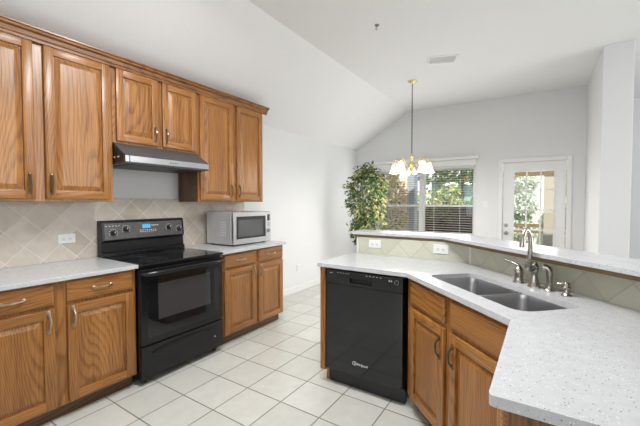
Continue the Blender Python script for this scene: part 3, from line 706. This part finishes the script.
m.box(0.035, 0.062, -0.0030, -0.0021, 0.846, 0.850, 1)
for x in (0.497, 0.512): m.box(x, x + 0.008, -0.0030, -0.0021, 0.836, 0.848, 1)
dcp = m.build('control_panel', dwt)
m = MB(M_dark); m.box(hx0, hx1, 0.022, 0.031, hz0, hz1); m.build('handle_pocket', dcp)
m = MB(M_blackm, M_steeld); m.lathe([(0, 0), (0.013, 0), (0.013, 0.004), (0, 0.004)], 16, 0, T(0.552, -0.0021, 0.836) @ RX(90)); m.lathe([(0.013, 0), (0.015, 0), (0.015, 0.003), (0.013, 0.003), (0.013, 0)], 16, 1, T(0.552, -0.0021, 0.836) @ RX(90), False); m.build('start_button', dcp)
# maker's script on the door
tx = bpy.data.curves.new('lettering', 'FONT'); tx.body = 'Whirlpool'; tx.size = 0.026; tx.extrude = 0.0004; tx.align_x = 'CENTER'; tx.shear = 0.25
to = bpy.data.objects.new('lettering_source', tx); COL.objects.link(to); bpy.context.view_layer.update()
lm = bpy.data.meshes.new_from_object(to.evaluated_get(bpy.context.evaluated_depsgraph_get())); bpy.data.objects.remove(to); bpy.data.curves.remove(tx)
lm.materials.clear(); lm.materials.append(M_mark)
lo = bpy.data.objects.new('logo_lettering', lm); COL.objects.link(lo); lo.parent = dd; lo.location = (0.290, -0.0006, 0.205); lo.rotation_euler = (R(90), 0, 0)
m = MB(M_mark); pts = []
for k in range(15):
    a = R(60 + 20 * k); pts.append((0.242 + 0.017 * math.cos(a), -0.0008, 0.214 + 0.012 * math.sin(a)))
m.tube(pts, 0.0016, 6); m.build('logo_ring', dd)

# ------------------------------------------------------------------ sink
sk = thing('kitchen_sink', 'stainless double bowl sink set into the island counter', 'sink', (0, 0, 0), 0)
DIV = 0.665
def bowl(sa, sc, ta, tb, depth, name):
    t = bmesh.new(); rings = []
    for ins, z in ((0.0, 0.8852), (0.004, 0.884), (0.008, 0.86), (0.014, 0.884 - depth + 0.03), (0.030, 0.884 - depth + 0.006), (0.06, 0.884 - depth)):
        rr = 0.055 if ins < 0.03 else 0.05
        poly = roundpoly([ST(sa + ins, ta + ins)[:2], ST(sc - ins, ta + ins)[:2], ST(sc - ins, tb - ins)[:2], ST(sa + ins, tb - ins)[:2]], {0: rr, 1: rr, 2: rr, 3: rr}, 5)
        rings.append([t.verts.new((x, y, z)) for x, y in poly])
    for a, b_ in zip(rings, rings[1:]):
        n_ = len(a)
        for k in range(n_): t.faces.new((a[k], a[(k + 1) % n_], b_[(k + 1) % n_], b_[k]))
    t.faces.new(rings[-1]); bmesh.ops.recalc_face_normals(t, faces=t.faces)
    for f_ in t.faces: f_.normal_flip()
    m = MB(M_sink); m._add(t, 0); o = m.build(name, sk, True)
    cx, cy, _ = ST((sa + sc) / 2, (ta + tb) / 2)
    m = MB(M_steel, M_dark); m.lathe([(0, 0.002), (0.026, 0.002), (0.040, 0.004), (0.045, 0.001), (0.045, 0)], 24, 0, T(cx, cy, 0.8842 - depth)); m.lathe([(0, 0.0026), (0.024, 0.0026), (0.024, 0.0021)], 20, 1, T(cx, cy, 0.8842 - depth)); m.build('drain', o, True)
M_sink = plain('sink_stainless', (0.50, 0.50, 0.51), 0.30, 1.0, var=0.05, vscale=30)
bowl(SL - 0.008, DIV - 0.008, SF - 0.008, SB_ + 0.008, 0.20, 'bowl'); bowl(DIV + 0.008, SR + 0.008, SF - 0.008, SB_ + 0.008, 0.20, 'bowl')
m = MB(M_sink); mm = Matrix(((S2, S2, 0, 0), (-S2, S2, 0, 0), (0, 0, 1, 0), (0, 0, 0, 1)))
m.box(DIV - 0.0085, DIV + 0.0085, SF - 0.008, SB_ + 0.008, 0.868, 0.8855, 0, 0.004, 2, M=mm); m.build('divider', sk, True)

# ------------------------------------------------------------------ faucet set
def base_at(name, label, cat, s_, t_): return thing(name, label, cat, ST(s_, t_, CT1), -45)   # local x = along s, local y = towards the bar
fa = base_at('kitchen_faucet', 'brushed nickel gooseneck faucet spout behind the double sink', 'faucet', 0.671, 3.675)
m = MB(M_nickel); m.lathe([(0.031, 0), (0.031, 0.006), (0.027, 0.012), (0.021, 0.035), (0.016, 0.06), (0.015, 0.078), (0.019, 0.086), (0.022, 0.098), (0.022, 0.112), (0.016, 0.122), (0.013, 0.128), (0.013, 0.136), (0, 0.138)], 24); m.build('body', fa, True)
m = MB(M_nickel)
pts = [(0.012, -0.012, 0.108), (0.008, -0.028, 0.099), (0.006, -0.042, 0.099), (0.010, -0.054, 0.110), (0.018, -0.058, 0.128), (0.026, -0.060, 0.15), (0.034, -0.060, 0.205), (0.034, -0.060, 0.258), (0.031, -0.064, 0.288), (0.030, -0.074, 0.306), (0.032, -0.086, 0.311), (0.034, -0.098, 0.302), (0.036, -0.106, 0.282), (0.036, -0.110, 0.262)]
m.tube(pts, [0.013, 0.014, 0.0145, 0.0145, 0.014, 0.013, 0.012, 0.0115, 0.0105, 0.010, 0.010, 0.0095, 0.0095, 0.010], 14)
m.tube([(0.036, -0.109, 0.268), (0.036, -0.111, 0.248), (0.035, -0.112, 0.222)], [0.011, 0.0135, 0.0145], 14)
m.tube([(0.017, -0.058, 0.118), (0.023, -0.060, 0.140)], 0.0165, 14); m.build('spout', fa, True)
fh = base_at('faucet_handle', 'brushed nickel lever handle left of the faucet spout', 'faucet handle', 0.567, 3.673)
m = MB(M_nickel); m.lathe([(0.029, 0), (0.029, 0.006), (0.025, 0.012), (0.023, 0.03), (0.024, 0.05), (0.026, 0.066), (0.022, 0.080), (0.014, 0.090), (0.010, 0.094), (0.010, 0.100), (0, 0.102)], 24); m.build('body', fh, True)
m = MB(M_nickel); m.tube([(0.004, 0.0, 0.092), (-0.02, -0.004, 0.102), (-0.05, -0.012, 0.112), (-0.085, -0.018, 0.118)], [0.008, 0.0065, 0.006, 0.0075], 10); m.build('lever', fh, True)
fs_ = base_at('side_sprayer', 'brushed nickel side sprayer right of the faucet spout', 'sprayer', 0.756, 3.683)
m = MB(M_nickel); m.lathe([(0.026, 0), (0.026, 0.005), (0.020, 0.012), (0.016, 0.022), (0.0165, 0.03), (0.0, 0.03)], 20); m.build('base', fs_, True)
m = MB(M_nickel, M_white); m.tube([(0, 0, 0.03), (0.0, 0, 0.06), (0.0, 0.0, 0.09), (-0.002, -0.002, 0.108), (-0.010, -0.008, 0.120)], [0.013, 0.0145, 0.0155, 0.0165, 0.016], 14)
m.tube([(-0.006, -0.005, 0.116), (-0.022, -0.016, 0.118)], [0.0165, 0.0165], 14); m.tube([(-0.0218, -0.0159, 0.118), (-0.0235, -0.0171, 0.118)], 0.013, 14, 1); m.build('spray_head', fs_, True)
sd = base_at('soap_dispenser', 'short brushed nickel soap dispenser rightmost behind the sink', 'soap dispenser', 0.850, 3.685)
m = MB(M_nickel); m.lathe([(0.023, 0), (0.023, 0.005), (0.017, 0.011), (0.012, 0.02), (0.012, 0.032), (0.018, 0.036), (0.019, 0.044), (0.016, 0.048), (0.016, 0.062), (0.013, 0.066), (0, 0.067)], 20); m.build('pump', sd, True)
m = MB(M_nickel, M_dark); m.tube([(0.0, 0.0, 0.056), (-0.016, -0.012, 0.058), (-0.030, -0.022, 0.055)], [0.006, 0.0055, 0.0055], 10); m.build('nozzle', sd, True)

# ------------------------------------------------------------------ chandelier
ch = thing('chandelier', 'brass chandelier with white bell shades hanging in the breakfast nook', 'chandelier', (1.60, 4.60, CZ))
m = MB(M_brass); m.lathe([(0, -0.0005), (0.065, -0.0005), (0.066, -0.006), (0.045, -0.022), (0.02, -0.032), (0.008, -0.038), (0, -0.038)], 24); m.build('canopy', ch, True)
m = MB(M_chain); z = -0.038; k = 0
while z > -0.985:
    pts = []
    for i in range(13):
        a = 2 * math.pi * i / 12; px, pz = 0.008 * math.cos(a), 0.019 * math.sin(a); pts.append((px if k % 2 == 0 else 0, 0 if k % 2 == 0 else px, z - 0.019 + pz))
    m.tube(pts, 0.0026, 6); z -= 0.030; k += 1
m.build('chain', ch, True)
m = MB(M_chain); m.tube([(0.004, 0.004, -0.03), (0.004, 0.004, -1.0)], 0.0028, 6); m.build('power_cord', ch)
m = MB(M_brass); m.lathe([(0, -0.985), (0.012, -0.99), (0.016, -1.01), (0.028, -1.03), (0.030, -1.05), (0.018, -1.07), (0.014, -1.09), (0.030, -1.12), (0.042, -1.15), (0.040, -1.18), (0.024, -1.21), (0.016, -1.225), (0.022, -1.245), (0.018, -1.265), (0.008, -1.28), (0, -1.295)], 24); m.build('hub', ch, True)
M_spk = plain('amber_glass_drop', (0.80, 0.55, 0.22), 0.15)
for k in range(5):
    a = R(108 + 72 * k); ca, sa_ = math.cos(a), math.sin(a)
    prof = [(0.030, -1.165), (0.07, -1.185), (0.12, -1.165), (0.155, -1.115), (0.185, -1.070), (0.215, -1.055), (0.238, -1.070), (0.243, -1.095)]
    m = MB(M_brass); m.tube([(r * ca, r * sa_, z) for r, z in prof], [0.008, 0.0075, 0.007, 0.007, 0.007, 0.007, 0.0075, 0.012], 10)
    cx, cy = 0.243 * ca, 0.243 * sa_
    m.lathe([(0, 0), (0.024, -0.004), (0.026, -0.016), (0.020, -0.03), (0, -0.03)], 16, 0, T(cx, cy, -1.092)); arm = m.build('arm', ch, True)
    m = MB(M_shade)
    outer = [(0.022, 0), (0.034, -0.010), (0.041, -0.035), (0.047, -0.065), (0.056, -0.100), (0.070, -0.130), (0.080, -0.145)]
    inner = [(r - 0.003, z) for r, z in reversed(outer)]
    m.lathe(outer + inner, 24, 0, T(cx, cy, -1.108), False); m.build('shade', ch, True)
    light('chandelier_lamp', 'POINT', (1.60 + cx, 4.60 + cy, CZ - 1.235), (0, 0, 0), 12.5, (1.0, 0.975, 0.94))
    m = MB(M_bulb); m.ball((cx, cy, -1.195), 0.022, 0, (1, 1, 1.4), 12); m.build('bulb', ch, True)

# ------------------------------------------------------------------ ceiling bits
av = thing('ceiling_vent', 'white louvered air vent on the flat ceiling', 'vent', (2.115, 4.10, CZ), 22)
m = MB(M_trim); a, c_ = 0.16, 0.11
m.box(-a, a, -c_, -c_ + 0.02, -0.008, -0.0005); m.box(-a, a, c_ - 0.02, c_, -0.008, -0.0005); m.box(-a, -a + 0.02, -c_ + 0.02, c_ - 0.02, -0.008, -0.0005); m.box(a - 0.02, a, -c_ + 0.02, c_ - 0.02, -0.008, -0.0005); m.build('vent_frame', av)
m = MB(M_ventg); m.box(-a + 0.02, a - 0.02, -c_ + 0.02, c_ - 0.02, -0.002, -0.0005); m.build('backing', av)
m = MB(M_trim)
for k in range(8): m.box(-a + 0.02, a - 0.02, -0.011, 0.011, -0.0006, 0.0006, 0, M=T(0, -c_ + 0.031 + k * 0.0225, -0.0055) @ RX(8))
m.build('louvers', av)
m = MB(M_slot, M_steeld); m.lathe([(0, -0.0005), (0.022, -0.0005), (0.022, -0.004), (0.008, -0.007), (0.006, -0.02), (0, -0.02)], 14, 0, T(1.784, 2.98, CZ))
m.tube([(1.784, 2.98, CZ - 0.018), (1.770, 2.98, CZ - 0.030), (1.776, 2.98, CZ - 0.042), (1.79, 2.98, CZ - 0.040)], 0.004, 8, 1)
tag(m.build('ceiling_hook', None, True), 'small dark hook left in the flat ceiling', 'hook')
cl = thing('added_ceiling_light', 'unseen ceiling lamp added to light the kitchen aisle', 'added ceiling light', (2.0, 1.4, CZ))  # out of view, added to brighten the kitchen
m = MB(M_trim); m.box(-0.64, 0.64, -0.22, 0.22, -0.03, -0.0005, 0, 0.006); m.build('lamp_housing', cl)
m = MB(M_lamp); m.box(-0.60, 0.60, -0.18, 0.18, -0.075, -0.031, 0, 0.02, 3); m.build('diffuser', cl)
light('added_ceiling_fill', 'AREA', (2.0, 1.4, CZ - 0.085), (0, 0, 0), 50, (0.97, 0.985, 1.0), 1.2, 0.36)  # fill light of the added lamp

# ------------------------------------------------------------------ potted ficus
fi = thing('potted_ficus_tree', 'leafy variegated ficus tree standing beside the nook window', 'plant', (0.735, 5.02, 0))
m = MB(M_pot); m.lathe([(0, 0), (0.13, 0), (0.17, 0.26), (0.185, 0.26), (0.185, 0.30), (0.165, 0.30), (0.155, 0.255), (0, 0.25)], 28); m.build('pot', fi, True)
m = MB(M_soil); m.lathe([(0, 0.266), (0.153, 0.262), (0.153, 0.256), (0, 0.256)], 24); m.build('soil', fi)
m = MB(M_bark); tips = []
for k, (a, l) in enumerate(((10, 0.05), (130, 0.06), (250, 0.05))):
    dx, dy = math.cos(R(a)) * l, math.sin(R(a)) * l
    m.tube([(dx * 0.3, dy * 0.3, 0.25), (dx, dy, 0.6), (dx * 0.4, dy * 1.5, 1.0), (dx * 2.0, dy * 2.0, 1.45), (dx * 2.6, dy * 2.0, 1.8)], [0.016, 0.014, 0.012, 0.009, 0.004], 8)
for k in range(26):
    a = R(137.5 * k); z0_ = 0.75 + 0.9 * k / 26; r = 0.2 + 0.1 * random.random()
    m.tube([(0.02 * math.cos(a), 0.02 * math.sin(a), z0_), (r * 0.6 * math.cos(a), r * 0.6 * math.sin(a), z0_ + 0.14), (r * math.cos(a), r * math.sin(a), z0_ + 0.10)], [0.006, 0.004, 0.002], 5)
m.build('trunk', fi, True)
def ficus_r(z):
    pts = [(0.62, 0.14), (0.85, 0.23), (1.1, 0.26), (1.35, 0.30), (1.6, 0.31), (1.75, 0.22), (1.86, 0.11), (2.0, 0.04)]
    for (z0, r0), (z1, r1) in zip(pts, pts[1:]):
        if z0 <= z <= z1: return r0 + (r1 - r0) * (z - z0) / (z1 - z0)
    return 0.05
rnd = random.Random(3); random.seed(5)
m = MB(M_leafd, M_leafy, M_leafm)
for k in range(135):
    z = 0.68 + 1.25 * (k + 0.5) / 135; r = ficus_r(z) * math.sqrt(rnd.uniform(0.05, 1.0)) * rnd.uniform(0.85, 1.18); a = rnd.uniform(0, 2 * math.pi)
    cx, cy, cz = r * math.cos(a), r * math.sin(a), z + rnd.uniform(-.03, .05)
    tone = rnd.choice(((0, 1, 1, 2), (0, 1, 1, 2), (0, 0, 2, 2), (0, 0, 1, 2), (0, 1, 2, 2)))
    for j in range(18):
        q = (cx + rnd.gauss(0, 0.045), cy + rnd.gauss(0, 0.045), cz + rnd.gauss(0, 0.05))
        d = (math.cos(a) * 0.5 + rnd.uniform(-.9, .9), math.sin(a) * 0.5 + rnd.uniform(-.9, .9), -0.5 + rnd.uniform(-.8, .7))
        m.leaf(q, d, rnd.uniform(0.055, 0.10), rnd.uniform(0.014, 0.024), rnd.choice(tone))
m.build('foliage', fi)

# ------------------------------------------------------------------ outdoors
g = MB(M_grass); g.box(-30, 30, BY + 0.14, 60, -0.25, -0.15); o = struct('ground', g, label='sunlit yard ground outside the window', cat='ground')
g = MB(M_patio); g.box(2.0, 7, BY + 0.15, 9.2, -0.15, -0.03); tag(g.build('patio_slab'), 'pale concrete patio slab outside the glass door', 'patio')
# brick wing with a corner board
bw = thing('brick_wing', 'sunlit pinkish brick garden wall outside the left window half', 'wall', (0, 8.0, -0.15))
m = MB(M_brick); m.box(-2.6, 0.40, 0, 0.25, 0, 2.12); m.build('brickwork', bw)
m = MB(plain('grey_corner_paint', (0.30, 0.33, 0.37), 0.6)); m.box(0.405, 0.58, -0.03, 0.25, 0, 2.35, 0, 0.006); m.build('corner_post', bw)
fn = thing('board_fence', 'dark weathered board fence behind the right window half', 'fence', (0, 11.0, -0.15))
m = MB(M_fence)
for k in range(20): m.box(0.0 + k * 0.15 - 1.2, 0.145 + k * 0.15 - 1.2, 0, 0.02, 0, 1.45 + 0.01 * (k % 3))
m.build('boards', fn)
m = MB(M_fence)
for z in (0.3, 1.1): m.box(-1.2, 1.8, 0.021, 0.06, z, z + 0.09)
m.build('rails', fn)
nh = thing('neighbour_house', 'blue grey neighbouring house with a pale roof beyond the fence', 'house', (0, 20, -0.15))
m = MB(M_siding); m.box(-2.2, 3.4, 0, 6, 0, 2.75); m.build('siding', nh)
m = MB(M_roof); m.prism([(-0.5, 2.76), (6.5, 2.76), (6.5, 2.95), (3.0, 3.2), (-0.5, 2.95)], -2.6, 3.8, 0, M=Matrix(((0, 0, 1, 0), (1, 0, 0, 0), (0, 1, 0, 0), (0, 0, 0, 1)))); m.build('roof', nh)
def shrub(name, label, x, y, z0, blobs, n, L, mats, weights, group=None, seed=1, trunk=None, zg=-0.15):
    t = thing(name, label, 'tree' if 'tree' in name else 'shrub', (x, y, zg), 0, group); r_ = random.Random(seed)
    m = MB(M_bark); hz = max(b_[2] for b_ in blobs)
    m.tube([(0, 0, 0), (0.03, 0.02, hz * 0.4), (blobs[0][0] * 0.5, blobs[0][1] * 0.5, hz * 0.8)], [trunk or 0.05, (trunk or 0.05) * 0.8, 0.02], 8); m.build('trunk', t, True)
    m = MB(*mats); random.seed(seed); tot = sum(b_[3] ** 2 for b_ in blobs)
    for bx_, by_, bz_, br in blobs:
        for k in range(int(n * br * br / tot)):
            v = Vector((r_.gauss(0, 1), r_.gauss(0, 1), r_.gauss(0, 1))).normalized() * br * (r_.uniform(0.25, 1) ** 0.5)
            p = (bx_ + v.x, by_ + v.y, bz_ + v.z * 0.9)
            if p[2] < 0.05: continue
            m.leaf(p, (v.x + r_.uniform(-.4, .4), v.y + r_.uniform(-.4, .4), -0.3 + r_.uniform(-.5, .5)), L * r_.uniform(0.7, 1.2), L * 0.28, r_.choices(range(len(mats)), weights)[0])
    m.build('foliage', t); return t
shrub('garden_shrub', 'pinkish and yellow leaved shrub in front of the brick wall', -0.02, 7.38, 0, [(0, 0, 0.75, 0.40), (0.25, 0.05, 1.15, 0.34), (-0.4, 0, 1.3, 0.36), (0.2, 0.1, 1.75, 0.36), (-0.35, 0, 1.95, 0.38), (0.1, 0, 2.15, 0.3)], 3600, 0.095, (M_leafpink, M_leafy, M_leafm), (4, 3, 2), 'shrubs outside the window', 11)
shrub('garden_shrub', 'yellow green shrub in front of the dark fence', 0.75, 9.9, 0, [(0, 0, 1.35, 0.45), (0.3, 0, 1.55, 0.3), (-0.35, 0, 1.6, 0.4), (0.2, 0, 1.8, 0.32)], 1300, 0.10, (M_leafy, M_leaft, M_leafm), (4, 2, 1), 'shrubs outside the window', 12)
shrub('garden_shrub', 'darker green shrub by the fence behind the right window half', 1.62, 10.3, 0, [(0, 0, 1.45, 0.28), (0.12, 0, 1.7, 0.24)], 700, 0.10, (M_leaft, M_leafd, M_leafm), (3, 1, 1), 'shrubs outside the window', 13)
shrub('shade_tree', 'tall green tree rising over the yard behind the window', 0.6, 13.5, 0, [(0, 0, 3.1, 1.0), (-0.9, 0, 3.0, 0.8), (0.6, 0.2, 2.75, 0.6), (-0.3, 0, 3.9, 0.9)], 2600, 0.20, (M_leaft, M_leafd, M_leafy), (4, 2, 1), 'trees beyond the window', 14, 0.14)
shrub('shade_tree', 'broad green tree behind the brick wall outside the window', -2.4, 12.6, 0, [(0, 0, 2.7, 0.8), (0.3, 0, 2.2, 0.6), (-0.8, 0, 2.5, 0.8)], 2000, 0.18, (M_leaft, M_leafy, M_leafm), (3, 2, 2), 'trees beyond the window', 15, 0.12)
gw = MB(M_patio); gw.box(1.2, 6.0, 13.2, 13.4, -0.15, 3.2); tag(gw.build('hedge_backing'), 'pale backing panel added to brighten gaps in the sage hedge', 'wall')  # pale backing added so the hedge shows no dark gaps
shrub('hedge_shrub', 'pale sage hedge left of the cream post outside the patio door', 2.55, 12.3, 0, [(0, 0, 0.7, 0.5), (0.0, 0, 1.5, 0.5), (0, 0, 2.2, 0.48)], 4200, 0.12, (M_leafpale, M_leafpale, M_leafm), (6, 6, 1), 'hedge outside the patio door', 16)
shrub('hedge_shrub', 'pale sage hedge behind the cream post outside the patio door', 3.80, 12.3, 0, [(0, 0, 0.7, 0.5), (0, 0, 1.5, 0.5), (0.0, 0, 2.3, 0.5)], 4200, 0.12, (M_leafpale, M_leafpale, M_leafm), (6, 6, 1), 'hedge outside the patio door', 17)
pp = thing('patio_cover', 'wooden patio cover with cream post and brown beam outside the door', 'patio cover', (0, 8.6, -0.03))
m = MB(M_post); m.box(3.165, 3.355, 0.0, 0.16, 0, 2.004, 0, 0.006, 1); m.build('post', pp)
m = MB(M_rail); m.box(1.9, 5.0, -0.02, 0.18, 1.975, 2.062, 0, 0.004, 1); m.build('beam', pp)
m = MB(M_rail); m.box(2.0505, 3.1645, 0.05, 0.11, 0.855, 0.93); m.box(3.3555, 5.0, 0.05, 0.11, 0.855, 0.93); m.build('handrail', pp)
m = MB(M_rail); m.box(2.0505, 3.1645, 0.05, 0.11, 0.73, 0.775); m.box(3.3555, 5.0, 0.05, 0.11, 0.73, 0.775); m.build('mid_rail', pp)
m = MB(M_post); m.box(1.9, 2.05, 0.0, 0.16, 0, 2.004, 0, 0.006, 1); m.build('post', pp)
